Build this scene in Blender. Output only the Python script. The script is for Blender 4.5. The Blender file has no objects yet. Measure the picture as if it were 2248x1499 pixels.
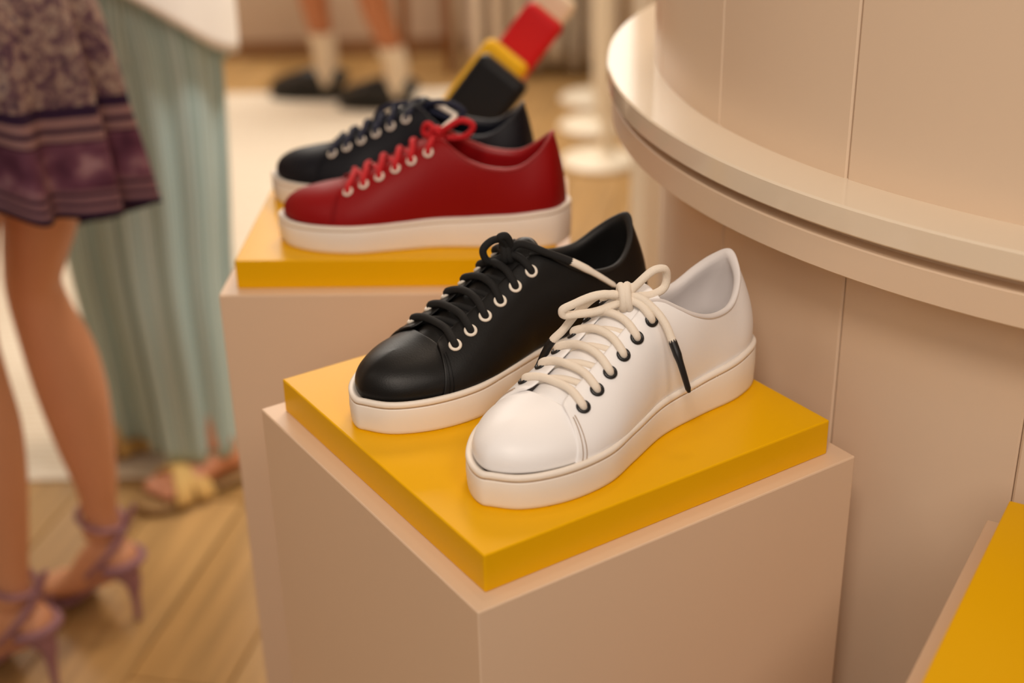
import bpy, bmesh, math, random
import numpy as np
from mathutils import Vector, Matrix

random.seed(7)
SC = bpy.context.scene
COL = SC.collection
R = math.radians

# ------------------------------------------------------------------ camera
PITCH, ROLL, CAM_H, F_PX = 0.45088, -0.02285, 1.36, 3043.6
_f = Vector((0, math.cos(PITCH), -math.sin(PITCH)))
_r = Vector((1, 0, 0))
_u = _r.cross(_f)
cr_, sr_ = math.cos(ROLL), math.sin(ROLL)
_r2 = _r * cr_ + _u * sr_
_u2 = _u * cr_ - _r * sr_
cam = bpy.data.cameras.new('camera')
camo = bpy.data.objects.new('camera', cam)
COL.objects.link(camo)
M = Matrix((( _r2.x, _u2.x, -_f.x, 0), (_r2.y, _u2.y, -_f.y, 0), (_r2.z, _u2.z, -_f.z, CAM_H), (0, 0, 0, 1)))
camo.matrix_world = M
cam.sensor_width = 36.0
cam.lens = F_PX / 2248 * 36.0
cam.clip_start = 0.02
cam.dof.use_dof = True
cam.dof.focus_distance = 1.0
cam.dof.aperture_fstop = 3.0
SC.camera = camo

# ------------------------------------------------------------------ light
world = bpy.data.worlds.new('world')
SC.world = world
world.use_nodes = True
bg = world.node_tree.nodes['Background']
bg.inputs[0].default_value = (1.0, 0.82, 0.67, 1)
bg.inputs[1].default_value = 0.21


def area(name, loc, target, size, power, color, size_y=None):
    l = bpy.data.lights.new(name, 'AREA')
    l.energy = power
    l.color = color
    l.shape = 'RECTANGLE' if size_y else 'DISK'
    l.size = size
    if size_y:
        l.size_y = size_y
    o = bpy.data.objects.new(name, l)
    COL.objects.link(o)
    o.location = loc
    o.rotation_euler = (Vector(target) - Vector(loc)).to_track_quat('-Z', 'Y').to_euler()
    return o


WARM = (1.0, 0.80, 0.62)


def spot(name, loc, target, power, color, deg, blend, radius):
    l = bpy.data.lights.new(name, 'SPOT')
    l.energy = power
    l.color = color
    l.spot_size = R(deg)
    l.spot_blend = blend
    l.shadow_soft_size = radius
    o = bpy.data.objects.new(name, l)
    COL.objects.link(o)
    o.location = loc
    o.rotation_euler = (Vector(target) - Vector(loc)).to_track_quat('-Z', 'Y').to_euler()
    return o


area('ceiling_or_fill', (0.08, 1.45, 3.0), (0.1, 0.95, 0.85), 0.30, 3.6, WARM)
area('ceiling_or_fill', (0.45, 3.0, 2.95), (-0.5, 2.4, 0.5), 0.7, 32, WARM)
area('ceiling_or_fill', (-0.2, -1.8, 2.3), (0.2, 1.0, 0.9), 1.1, 16, (1.0, 0.88, 0.77))  # broad fill added behind the camera for the sides facing it
area('ceiling_or_fill', (-1.5, 0.5, 2.7), (0.2, 1.0, 0.7), 0.6, 2.5, (1.0, 0.86, 0.73))  # weak unseen fill added from the left front
area('ceiling_or_fill', (0.9, -0.9, 2.7), (0.3, 1.0, 0.7), 0.6, 9, (1.0, 0.87, 0.75))
spot('fill_spot', (-0.3, -0.6, 2.75), (0.10, 0.95, 0.96), 90, (1.0, 0.86, 0.73), 36, 1.0, 0.28)  # added front spot, cone shaped so brightness fades down the plinths
spot('fill_spot', (0.25, 1.9, 2.95), (-0.47, 2.25, .90), 180, (1.0, 0.95, 0.90), 24, 1.0, 0.2)  # added only to brighten the shirt and striped trousers
spot('fill_spot', (0.38, 4.1, 2.95), (0.24, 3.9, 0.0), 95, (1.0, 0.86, 0.70), 40, 1.0, 0.2)  # unseen source added to brighten the floor round the pole stands
area('window_daylight', (-0.6, 5.2, 2.5), (-0.5, 3.6, 0), 2.6, 78, (1.0, 0.92, 0.82), 1.2)

SC.view_settings.view_transform = 'Standard'
SC.view_settings.look = 'None'
SC.view_settings.exposure = 0.0
SC.view_settings.gamma = 1.0
SC.view_settings.use_curve_mapping = False


# ------------------------------------------------------------------ materials
def lin(c):
    return tuple(((v / 255) / 12.92 if v / 255 <= 0.04045 else ((v / 255 + 0.055) / 1.055) ** 2.4) for v in c)


def mat(name, rgb, rough=0.5, spec=0.5, metal=0.0, noise=0.0, nscale=40, bump=0.0, bscale=200, sheen=0.0, coat=0.0, linear=False):
    m = bpy.data.materials.new(name)
    m.use_nodes = True
    nt = m.node_tree
    b = nt.nodes['Principled BSDF']
    c = tuple(rgb) if linear else lin(rgb)
    b.inputs['Base Color'].default_value = (*c, 1)
    b.inputs['Roughness'].default_value = rough
    b.inputs['Specular IOR Level'].default_value = spec
    b.inputs['Metallic'].default_value = metal
    if sheen:
        b.inputs['Sheen Weight'].default_value = sheen
    if coat:
        b.inputs['Coat Weight'].default_value = coat
        b.inputs['Coat Roughness'].default_value = 0.12
    tc = nt.nodes.new('ShaderNodeTexCoord')
    if noise:
        n = nt.nodes.new('ShaderNodeTexNoise')
        n.inputs['Scale'].default_value = nscale
        n.inputs['Detail'].default_value = 4
        nt.links.new(tc.outputs['Object'], n.inputs['Vector'])
        mp = nt.nodes.new('ShaderNodeMapRange')
        mp.inputs[3].default_value = 1 - noise
        mp.inputs[4].default_value = 1 + noise
        nt.links.new(n.outputs['Fac'], mp.inputs[0])
        mx = nt.nodes.new('ShaderNodeMix')
        mx.data_type = 'RGBA'
        mx.blend_type = 'MULTIPLY'
        mx.inputs[0].default_value = 1
        mx.inputs[6].default_value = (*c, 1)
        nt.links.new(mp.outputs[0], mx.inputs[7])
        nt.links.new(mx.outputs[2], b.inputs['Base Color'])
    if bump:
        n2 = nt.nodes.new('ShaderNodeTexNoise')
        n2.inputs['Scale'].default_value = bscale
        n2.inputs['Detail'].default_value = 3
        nt.links.new(tc.outputs['Object'], n2.inputs['Vector'])
        bp = nt.nodes.new('ShaderNodeBump')
        bp.inputs['Strength'].default_value = bump
        bp.inputs['Distance'].default_value = 0.002
        nt.links.new(n2.outputs['Fac'], bp.inputs['Height'])
        nt.links.new(bp.outputs[0], b.inputs['Normal'])
    return m


def ramp_mat(name, build, rough=0.8):
    """material whose base colour comes from build(nt, uv_socket, obj_socket)"""
    m = bpy.data.materials.new(name)
    m.use_nodes = True
    nt = m.node_tree
    b = nt.nodes['Principled BSDF']
    b.inputs['Roughness'].default_value = rough
    b.inputs['Specular IOR Level'].default_value = 0.25
    tc = nt.nodes.new('ShaderNodeTexCoord')
    out = build(nt, tc.outputs['UV'], tc.outputs['Object'])
    nt.links.new(out, b.inputs['Base Color'])
    return m


def ramp(nt, src, stops, interp='LINEAR'):
    r = nt.nodes.new('ShaderNodeValToRGB')
    r.color_ramp.interpolation = interp
    els = r.color_ramp.elements
    while len(els) < len(stops):
        els.new(0.5)
    for e, (p, c) in zip(els, stops):
        e.position = p
        e.color = (*lin(c), 1)
    nt.links.new(src, r.inputs[0])
    return r.outputs[0]


def mixc(nt, fac, a, b, mode='MIX'):
    mx = nt.nodes.new('ShaderNodeMix')
    mx.data_type = 'RGBA'
    mx.blend_type = mode
    for s, v in ((0, fac), (6, a), (7, b)):
        if hasattr(v, 'links') or hasattr(v, 'is_linked'):
            nt.links.new(v, mx.inputs[s])
        elif s == 0:
            mx.inputs[0].default_value = v
        else:
            mx.inputs[s].default_value = (*lin(v), 1)
    return mx.outputs[2]


# ------------------------------------------------------------------ helpers
def tag(o, label=None, cat=None, group=None, kind=None):
    if label: o['label'] = label
    if cat: o['category'] = cat
    if group: o['group'] = group
    if kind: o['kind'] = kind
    return o


def empty(name, loc=(0, 0, 0), rz=0.0):
    o = bpy.data.objects.new(name, None)
    COL.objects.link(o)
    o.location = loc
    o.rotation_euler = (0, 0, rz)
    o.empty_display_size = 0.05
    return o


def mesh_obj(name, V, F, m, parent=None, smooth=True, uv=None):
    me = bpy.data.meshes.new(name)
    me.from_pydata([tuple(map(float, v)) for v in V], [], [tuple(f) for f in F])
    me.update()
    if smooth:
        me.polygons.foreach_set('use_smooth', [True] * len(me.polygons))
    if uv is not None:
        lay = me.uv_layers.new(name='UVMap')
        for l in me.loops:
            lay.data[l.index].uv = uv[l.vertex_index]
    if isinstance(m, (list, tuple)):
        for k in m: me.materials.append(k)
    elif m:
        me.materials.append(m)
    o = bpy.data.objects.new(name, me)
    COL.objects.link(o)
    if parent is not None:
        o.parent = parent
    return o


def bm_obj(name, bm, m, parent=None, smooth=False):
    me = bpy.data.meshes.new(name)
    bmesh.ops.recalc_face_normals(bm, faces=bm.faces)
    bm.to_mesh(me)
    bm.free()
    if smooth:
        me.polygons.foreach_set('use_smooth', [True] * len(me.polygons))
    if m: me.materials.append(m)
    o = bpy.data.objects.new(name, me)
    COL.objects.link(o)
    if parent is not None: o.parent = parent
    return o


def box_bm(bm, c, s, bev=0.0, seg=2, rz=0.0):
    r = bmesh.ops.create_cube(bm, size=1.0)
    vs = r['verts']
    bmesh.ops.scale(bm, vec=s, verts=vs)
    if bev > 0:
        es = list({e for v in vs for e in v.link_edges})
        rr = bmesh.ops.bevel(bm, geom=es, offset=bev, segments=seg, affect='EDGES', profile=0.5)
        vs = list({v for v in rr['verts']} | {v for v in vs if v.is_valid})
    if rz:
        bmesh.ops.rotate(bm, cent=(0, 0, 0), matrix=Matrix.Rotation(rz, 3, 'Z'), verts=vs)
    bmesh.ops.translate(bm, vec=c, verts=vs)
    return vs


def box(name, c, s, m, parent=None, bev=0.001, seg=2, rz=0.0):
    bm = bmesh.new()
    box_bm(bm, c, s, bev, seg, rz)
    return bm_obj(name, bm, m, parent)


def crom(P, n=8, closed=False):
    """centripetal Catmull-Rom through points"""
    P = np.asarray(P, float)
    N = len(P)
    out = []
    rng = range(N) if closed else range(N - 1)
    for i in rng:
        b, c = P[i], P[(i + 1) % N]
        a = P[i - 1] if (closed or i > 0) else 2 * b - c
        d = P[(i + 2) % N] if (closed or i + 2 < N) else 2 * c - b
        t01 = max(np.linalg.norm(b - a), 1e-7) ** .5
        t12 = max(np.linalg.norm(c - b), 1e-7) ** .5
        t23 = max(np.linalg.norm(d - c), 1e-7) ** .5
        m1 = c - b + t12 * ((b - a) / t01 - (c - a) / (t01 + t12))
        m2 = c - b + t12 * ((d - c) / t23 - (d - b) / (t12 + t23))
        t = np.linspace(0, 1, n, endpoint=False)[:, None]
        out.append((2 * (b - c) + m1 + m2) * t ** 3 + (-3 * (b - c) - 2 * m1 - m2) * t ** 2 + m1 * t + b)
    out = np.concatenate(out)
    if not closed:
        out = np.vstack([out, P[-1]])
    return out


def frames(P, closed=False):
    P = np.asarray(P)
    if closed:
        T = np.roll(P, -1, 0) - np.roll(P, 1, 0)
    else:
        T = np.gradient(P, axis=0)
    T = T / np.maximum(np.linalg.norm(T, axis=1)[:, None], 1e-9)
    n = np.cross(T[0], (0, 0, 1.0))
    if np.linalg.norm(n) < 1e-3: n = np.cross(T[0], (0, 1.0, 0))
    n /= np.linalg.norm(n)
    Ns = [n]
    for i in range(1, len(P)):
        n = Ns[-1] - T[i] * (Ns[-1] @ T[i])
        n /= max(np.linalg.norm(n), 1e-9)
        Ns.append(n)
    Ns = np.array(Ns)
    return T, Ns, np.cross(T, Ns)


def tube_geo(P, r, n=10, closed=False, flat=1.0):
    P = np.asarray(P)
    rr = np.full(len(P), r) if np.isscalar(r) else np.asarray(r)
    T, A, B = frames(P, closed)
    V, F = [], []
    for i in range(len(P)):
        for k in range(n):
            a = 2 * math.pi * k / n
            V.append(P[i] + rr[i] * (math.cos(a) * A[i] + flat * math.sin(a) * B[i]))
    L = len(P)
    for i in range(L if closed else L - 1):
        j = (i + 1) % L
        for k in range(n):
            F.append((i * n + k, i * n + (k + 1) % n, j * n + (k + 1) % n, j * n + k))
    if not closed:
        F.append(tuple(range(n))[::-1])
        F.append(tuple((L - 1) * n + k for k in range(n)))
    return V, F


def join_geo(parts):
    V, F = [], []
    for v, f in parts:
        o = len(V)
        V += list(v)
        F += [tuple(i + o for i in q) for q in f]
    return V, F


def tube(name, pts, r, m, parent=None, n=10, res=8, closed=False, smoothpath=True):
    P = crom(pts, res, closed) if smoothpath else np.asarray(pts, float)
    if not np.isscalar(r):
        r = np.interp(np.linspace(0, 1, len(P)), np.linspace(0, 1, len(r)), r)
    V, F = tube_geo(P, r, n, closed)
    return mesh_obj(name, V, F, m, parent)


def loft_geo(rings, cap0=True, cap1=True, closed=True):
    n = len(rings[0])
    V = [p for r in rings for p in r]
    F = []
    for i in range(len(rings) - 1):
        for k in range(n if closed else n - 1):
            F.append((i * n + k, i * n + (k + 1) % n, (i + 1) * n + (k + 1) % n, (i + 1) * n + k))
    if closed and cap0: F.append(tuple(range(n))[::-1])
    if closed and cap1: F.append(tuple((len(rings) - 1) * n + k for k in range(n)))
    return V, F


def lathe(name, prof, m, parent=None, n=48, loc=(0, 0, 0)):
    rings = [[(loc[0] + r * math.cos(2 * math.pi * k / n), loc[1] + r * math.sin(2 * math.pi * k / n), loc[2] + z) for k in range(n)] for r, z in prof]
    V, F = loft_geo(rings)
    o = mesh_obj(name, V, F, m, parent)
    sharp(o)
    return o


def sharp(o, ang=35):
    me = o.data
    bm = bmesh.new()
    bm.from_mesh(me)
    bmesh.ops.recalc_face_normals(bm, faces=bm.faces)
    for e in bm.edges:
        if len(e.link_faces) == 2 and e.calc_face_angle(0) > R(ang):
            e.smooth = False
    bm.to_mesh(me)
    bm.free()


# =================================================================== setting

def wood(nt, ob, c):
    mp = nt.nodes.new('ShaderNodeMapping')
    mp.inputs['Scale'].default_value = (1.2, 22, 8)
    nt.links.new(ob, mp.inputs[0])
    n = nt.nodes.new('ShaderNodeTexNoise')
    n.inputs['Scale'].default_value = 2.0
    n.inputs['Detail'].default_value = 5
    nt.links.new(mp.outputs[0], n.inputs['Vector'])
    d = tuple(int(v * .82) for v in c)
    return ramp(nt, n.outputs['Fac'], [(0.3, d), (0.7, c)])


M_plank = [ramp_mat('oak_plank', (lambda c: (lambda nt, uv, ob: wood(nt, ob, c)))(c), 0.38) for c in
           [(196, 155, 98), (184, 143, 86), (204, 164, 107), (190, 150, 96)]]
M_sub = mat('subfloor', (120, 90, 60), 0.8)
floor = box('floor', (0.0, 2.75, -0.03), (4.6, 5.5, 0.034), M_sub, bev=0)
tag(floor, kind='structure')
# planks run along the diagonal seen at the lower left
pd = Vector((0.2, 1.0, 0)).normalized()
pa = math.atan2(pd.y, pd.x)
PW, PL = 0.16, 1.35
plank_me = []
for m in M_plank:
    o = box('plank', (0, 0, 0), (PL - 0.003, PW - 0.003, 0.012), m, None, bev=0.0015, seg=1)
    plank_me.append(o.data)
    bpy.data.objects.remove(o)
nx, ny = Vector((pd.x, pd.y, 0)), Vector((-pd.y, pd.x, 0))
cnt = 0
for j in range(-22, 23):
    for i in range(-5, 7):
        p = Vector((0, 2.6, 0)) + nx * ((i + (0.37 * j) % 1.0) * PL) + ny * (j * PW)
        if -2.25 < p.x < 2.1 and 0.1 < p.y < 6.05:
            o = bpy.data.objects.new('plank', plank_me[(i * 3 + j * 7 + (i * j) % 3) % 4])
            COL.objects.link(o)
            o.parent = floor
            o.location = (p.x, p.y, -0.006)
            o.rotation_euler = (0, 0, pa)
            cnt += 1
M_wall = mat('wall_paint', (212, 190, 168), 0.6, noise=0.02, nscale=3)
M_base = mat('baseboard_paint', (150, 112, 78), 0.5)
wl = box('wall_left', (-2.36, 2.5, 1.4), (0.1, 6.0, 2.8), M_wall, bev=0)
tag(wl, kind='structure')
wb = box('wall_back', (0, 5.49, 1.4), (4.6, 0.1, 2.8), M_wall, bev=0)
tag(wb, kind='structure')
bb = box('baseboard_back', (0, 5.43, 0.035), (4.6, 0.02, 0.07), M_base, bev=0.003)
tag(bb, kind='structure')


# shop window high in the back wall (above the picture's upper edge)
def emis(name, c, s):
    m = bpy.data.materials.new(name)
    m.use_nodes = True
    nt = m.node_tree
    b = nt.nodes['Principled BSDF']
    b.inputs['Base Color'].default_value = (0, 0, 0, 1)
    b.inputs['Emission Color'].default_value = (*c, 1)
    b.inputs['Emission Strength'].default_value = s
    return m


M_white_trim = mat('white_trim', (235, 222, 200), 0.4)
M_day = emis('daylight_pane', (1.0, 0.93, 0.82), 2.6)
win = empty('window_1', (-0.1, 5.43, 1.75))
tag(win, kind='structure')
bm = bmesh.new()
for xx in (-0.9, -0.3, 0.3, 0.9):
    box_bm(bm, (xx, 0, 0), (0.06, 0.05, 1.4), 0.004)
for zz in (-0.7, 0.7):
    box_bm(bm, (0, 0, zz), (1.86, 0.05, 0.06), 0.004)
bm_obj('window_frame', bm, M_white_trim, win)
for xx in (-0.6, 0, 0.6):
    box('pane', (xx, 0.005, 0), (0.54, 0.008, 1.34), M_day, win, bev=0)


# rug
def rugcol(nt, uv, ob):
    w = nt.nodes.new('ShaderNodeTexWave')
    w.bands_direction = 'Y'
    w.inputs['Scale'].default_value = 14
    w.inputs['Distortion'].default_value = 2.5
    w.inputs['Detail'].default_value = 3
    w.inputs['Detail Scale'].default_value = 3
    nt.links.new(ob, w.inputs['Vector'])
    return ramp(nt, w.outputs['Fac'], [(0, (224, 206, 180)), (0.55, (240, 228, 208)), (1, (246, 237, 220))])


M_rug = ramp_mat('woven_rug', rugcol, 0.95)
rug = box('rug', (-1.12, 3.58, 0.0025), (2.2, 2.66, 0.005), M_rug, None, bev=0.002)
tag(rug, 'cream woven area rug spread over the oak floor under the walkers', 'rug')

# =================================================================== pedestals
M_ped = mat('pedestal_paint', (226, 196, 166), 0.42, noise=0.015, nscale=6)
M_yel = mat('yellow_lacquer', (234, 176, 6), 0.30, spec=0.13, noise=0.015, nscale=8)


def pedestal(corner, yaw, w, d, ztop, t, mgn, lab_p, lab_s, hgt=None):
    c, s = math.cos(yaw), math.sin(yaw)
    cx = corner[0] + c * w / 2 - s * d / 2
    cy = corner[1] + s * w / 2 + c * d / 2
    zp = ztop - t
    p = empty('pedestal', (cx, cy, 0), yaw)
    tag(p, lab_p, 'pedestal', 'painted plinths')
    W, D = w + 2 * mgn, d + 2 * mgn
    box('plinth_body', (0, 0, zp / 2), (W, D, zp), M_ped, p, bev=0.0012, seg=2)
    sl = box('display_slab', (0, 0, t / 2), (w, d, t), M_yel, None, bev=0.0012, seg=2)
    sl.location = (cx, cy, zp)
    sl.rotation_euler = (0, 0, yaw)
    tag(sl, lab_s, 'slab', 'yellow display slabs')
    return p


pedestal((-0.0210, 0.7336), 0.57423, 0.3044, 0.3007, 0.854, 0.0289, 0.0149,
         'beige square plinth turned corner-on, under the black and white sneakers',
         'glossy yellow slab carrying the black and white sneakers')
pedestal((-0.2609, 1.2159), -0.0298, 0.305, 0.30, 0.8625, 0.0289, 0.0149,
         'beige square plinth facing forward, under the red and navy sneakers',
         'glossy yellow slab carrying the red and navy sneakers')
# third pedestal: far-left corner known
ca, sa = math.cos(R(-31)), math.sin(R(-31))
A = (0.3398, 0.8079)
near = (A[0] + 0.30 * math.cos(R(-121)), A[1] + 0.30 * math.sin(R(-121)))
pedestal(near, R(-31), 0.30, 0.30, 0.839, 0.0289, 0.0149,
         'beige plinth cut off by the lower right corner of the picture, beside the curved counter',
         'empty yellow slab cut off by the lower right corner of the picture')

# =================================================================== curved counter
M_ctr = mat('counter_gloss_paint', (235, 219, 196), 0.13, spec=0.5, noise=0.012, nscale=5)
M_ctrw = mat('counter_panel_paint', (226, 202, 176), 0.38, spec=0.45, noise=0.012, nscale=5)
M_gap = mat('counter_joint', (226, 202, 176), 0.6)
CX, CY = 0.7012, 1.3000
RL, RU, RB, RW = 0.6035, 0.5567, 0.598, 0.548
ctr = empty('display_counter', (CX, CY, 0))
tag(ctr, 'tall round panelled counter in cream paint with a projecting ledge, right of the sneakers', 'counter')
NPAN = 22
dth = 2 * math.pi / NPAN


def wall_panel(rad, z0, z1, th, g=0.0005, b=0.0012):
    """one bent board with a small chamfer on both long edges"""
    hs = dth / 2 - g / rad
    prof = [(-hs, -0.004), (-hs, -b), (-hs + b / rad * 1.3, 0)] + [(-hs + 2 * hs * k / 10, 0) for k in range(1, 10)] + [(hs - b / rad * 1.3, 0), (hs, -b), (hs, -0.004)]
    rings = []
    for z in (z0, z1):
        rings.append([((rad + dr) * math.cos(a), (rad + dr) * math.sin(a), z) for a, dr in prof])
    V, F = loft_geo(rings, closed=False)
    return V, F


for nm, rad, z0, z1 in (('upper_panel', RU, 1.010, 1.62), ('lower_panel', RW, 0.0, 0.975)):
    V, F = wall_panel(rad, z0, z1, 0)
    base = None
    for k in range(NPAN):
        if base is None:
            base = mesh_obj(nm, V, F, M_ctrw, ctr)
            sharp(base, 25)
            o = base
        else:
            o = bpy.data.objects.new(nm, base.data)
            COL.objects.link(o)
            o.parent = ctr
        o.rotation_euler = (0, 0, R(-152.3) + k * dth)
lathe('core', [(RW - 0.004, 0), (RW - 0.004, 0.97), (RU - 0.06, 0.975), (RU - 0.004, 1.0), (RU - 0.004, 1.61), (0.001, 1.61)], M_gap, ctr, 96)
lathe('counter_top', [(RU + 0.002, 1.60), (RU + 0.002, 1.632), (RU - 0.002, 1.636), (0.001, 1.636)], M_ctr, ctr, 128)
lathe('ledge', [(RU - 0.03, 0.9955), (RL - 0.0015, 0.9955), (RL, 0.997), (RL, 1.0145), (RL - 0.0015, 1.016), (RU - 0.03, 1.016)], M_ctr, ctr, 160)
lathe('trim_band', [(RW - 0.02, 0.9605), (RB - 0.001, 0.9605), (RB, 0.9615), (RB, 0.9845), (RB - 0.001, 0.9855), (RW - 0.02, 0.9855)], M_ctrw, ctr, 160)
lathe('cove', [(RW - 0.02, 0.984), (RB - 0.014, 0.984), (RB - 0.014, 0.997), (RW - 0.02, 0.997)], M_ctrw, ctr, 160)

# =================================================================== sneakers
XS = np.array([.008, .05, .15, .3, .45, .6, .72, .85, .95, .99])
OM = np.array([.0347, .0975, .1265, .1158, .1125, .1436, .1672, .1484, .0928, .0321])
OL = np.array([.035, .09, .12, .138, .155, .18, .185, .1599, .0913, .0342])
LEN = 0.285
outl = [(0, 0)] + list(zip(XS, OM)) + [(1, .01)] + [(x_, -y_) for x_, y_ in zip(XS[::-1], OL[::-1])]
OUT = crom(np.array(outl), 7, True) * LEN          # heel -> medial -> toe -> lateral
_t = np.roll(OUT, -1, 0) - np.roll(OUT, 1, 0)
_t /= np.linalg.norm(_t, axis=1)[:, None]
ONRM = np.stack([-_t[:, 1], _t[:, 0]], 1)          # outward? fixed below
if ((OUT + ONRM * 0.01 - np.array([.14, 0])) ** 2).sum() < ((OUT - ONRM * 0.01 - np.array([.14, 0])) ** 2).sum():
    ONRM = -ONRM


def ztop(x):
    return np.interp(x, [0, .03, .06, .1, .15, .2, .235, .262, .285], [.038, .037, .034, .0308, .029, .028, .0275, .0268, .0268])


def sole_geo():
    zt = ztop(OUT[:, 0])
    prof = [(-.004, 'a', 0.0), (-.0015, 'a', .0003), (-.0004, 'a', .0016), (0, 'a', .004), (.0006, 'm', .5), (.0003, 't', -.0062),
            (.0, 't', -.0054), (-.0009, 't', -.005), (-.0009, 't', -.0045), (.0, 't', -.0041), (.0005, 't', -.0032), (.0004, 't', -.0014), (-.0004, 't', -.0003),
            (-.0018, 't', 0), (-.0034, 't', -.0004), (-.0044, 't', -.0016), (-.008, 't', -.004)]
    rings = []
    for off, k, z in prof:
        p = OUT + ONRM * off
        zz = np.full(len(p), z) if k == 'a' else (zt * z if k == 'm' else zt + z)
        rings.append(np.c_[p, zz])
    return loft_geo(rings, True, False)


# keyed ribs of the upper, mm: B (at the sole), P1, P2, T (top edge)
Q_MED = [
    ((5, 0, 36), (5.5, 0, 58), (10.5, 0, 84), (17, 0, 104)),
    ((14.5, 22, 36), (13, 24.5, 56), (16, 18.5, 78), (22.5, 11.5, 97.5)),
    ((30, 30, 35), (28.5, 33, 53), (29, 27, 72), (31.5, 20.5, 88.5)),
    ((53, 31.5, 32.5), (52, 34, 48), (50, 32, 63), (50, 28.5, 78)),
    ((79, 29, 30), (80, 32.5, 45), (77, 33.3, 63), (76, 31.5, 79)),
    ((104, 27.8, 28.5), (106, 32, 46), (101, 34, 68), (96, 30, 86.5)),
    ((123, 27.8, 27.5), (126, 33, 48), (119, 32, 78), (108, 25, 94)),
    ((136, 29.5, 27), (139, 35, 50), (132, 29.5, 86), (119, 17.5, 101)),
    ((144, 31.5, 27), (147, 37, 50), (142, 29, 86.5), (128, 12.5, 101)),
    ((163, 36.5, 26.5), (167, 41, 47), (161, 30, 77), (152, 12.2, 89)),
    ((189, 42.5, 26.2), (191, 46, 43), (187, 32, 66), (181, 12.8, 74)),
    ((210, 43.8, 26), (210, 46.5, 39), (207, 31.5, 59), (204, 13.5, 63.3)),
    ((223, 42.5, 25.8), (221, 44.5, 37), (219, 31.5, 54), (216, 14.8, 58.5)),
    ((233, 40.5, 25.5), (229.5, 42.3, 36), (224, 31, 51.5), (220.5, 17.5, 56.8)),
]
LAT_B = [0, 22, 28.5, 33, 35, 38, 40, 41.5, 42.5, 46, 48, 48.5, 46.5, 44]
Q_LAT = []
for k, ((b, p1, p2, t), ly) in enumerate(zip(Q_MED, LAT_B)):
    d = ly - b[1]
    dz = -1.5 if 3 <= k <= 6 else 0
    Q_LAT.append(((b[0], -ly, b[2]), (p1[0], -(p1[1] + d * .9), p1[2]), (p2[0], -(p2[1] + d * .35), p2[2] + dz), (t[0], -t[1], t[2] + dz)))
V_MED = [
    ((212, 43.2, 26), (212, 46.5, 42), (218, 24, 58.2), (221, 0, 58.2)),
    ((227, 41.3, 25.7), (227.5, 44.2, 41), (226, 24, 56.2), (227, 0, 56.5)),
    ((243, 36.8, 25.5), (244.5, 39.4, 41.5), (238, 22, 54.0), (234, 0, 55)),
    ((259, 28.8, 25.3), (262, 30.4, 41), (250, 17, 52.4), (241, 0, 53.9)),
    ((270, 19.3, 25.2), (273.5, 20.3, 41.5), (258, 12, 51.4), (244, 0, 53.5)),
    ((276.5, 9.5, 25.2), (280.5, 10, 42), (263, 6, 51.0), (245.5, 0, 53.35)),
    ((279, 2, 25.2), (283, 1.8, 42), (265, 1, 50.9), (246, 0, 53.3)),
]
V_LB = [47, 45, 40, 30.3, 20, 9]
V_LAT = []
for (b, p1, p2, t), ly in zip(V_MED[:-1], V_LB):
    d = ly - b[1]
    V_LAT.append(((b[0], -ly, b[2]), (p1[0], -(p1[1] + d), p1[2]), (p2[0], -(p2[1] + d * .3), p2[2]), (t[0], 0, t[2])))


def ribs(keys, per, nv):
    K = np.array(keys, float) / 1000.0
    C = [crom(K[:, i], per) for i in range(4)]
    t = np.linspace(0, 1, nv)[None, :, None]
    b, p1, p2, q = (c[:, None, :] for c in C)
    return b * (1 - t) ** 3 + 3 * p1 * t * (1 - t) ** 2 + 3 * p2 * t * t * (1 - t) + q * t ** 3


def grid_normals(G):
    du = np.gradient(G, axis=0)
    dv = np.gradient(G, axis=1)
    n = np.cross(du, dv)
    n /= np.maximum(np.linalg.norm(n, axis=2)[..., None], 1e-9)
    return n


def grid_geo(G):
    a, b, _ = G.shape
    V = G.reshape(-1, 3)
    F = [(i * b + j, i * b + j + 1, (i + 1) * b + j + 1, (i + 1) * b + j) for i in range(a - 1) for j in range(b - 1)]
    return V, F


QK = Q_MED[::-1] + Q_LAT[1:]
QG = ribs(QK, 6, 16)
QN = grid_normals(QG)
mid = np.array([0.12, 0, 0.05])
if ((QG - mid) * QN).sum() < 0: QN = -QN
QO = QG + QN * 0.0011                              # quarters sit proud of the vamp
VK = V_MED + V_LAT[::-1]
VG = ribs(VK, 5, 16)
VN = grid_normals(VG)
if ((VG - mid) * VN).sum() < 0: VN = -VN
nq = len(QK)
i0 = (13 - 8) * 6                                 # collar part of the quarter: keys 8..0..8
i1 = (13 + 8) * 6

EYE = [(.2097, .0257, .0526), (.1947, .0248, .0604), (.1799, .0238, .0682), (.1648, .0229, .0766), (.1495, .0219, .0841), (.1333, .0209, .0917)]


def snap(p):
    d = ((QO - np.array(p)) ** 2).sum(2)
    i, j = np.unravel_index(np.argmin(d), d.shape)
    # plane projection for a smooth row
    n = QN[i, j]
    q = np.array(p) - n * ((np.array(p) - QO[i, j]) @ n)
    return q, n


EYE_M = [snap(p) for p in EYE]
EYE_L = [snap((p[0], -p[1], p[2])) for p in EYE]


def eyelet_geo(c, n, Rr=.0039, r=.0013):
    a = np.cross(n, (0, 0, 1.0)); a /= np.linalg.norm(a)
    b = np.cross(n, a)
    k = np.linspace(0, 2 * math.pi, 20, endpoint=False)
    ringp = [c + n * .0004 + Rr * (math.cos(t) * a + math.sin(t) * b) for t in k]
    return tube_geo(np.array(ringp), r, 8, True)


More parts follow.
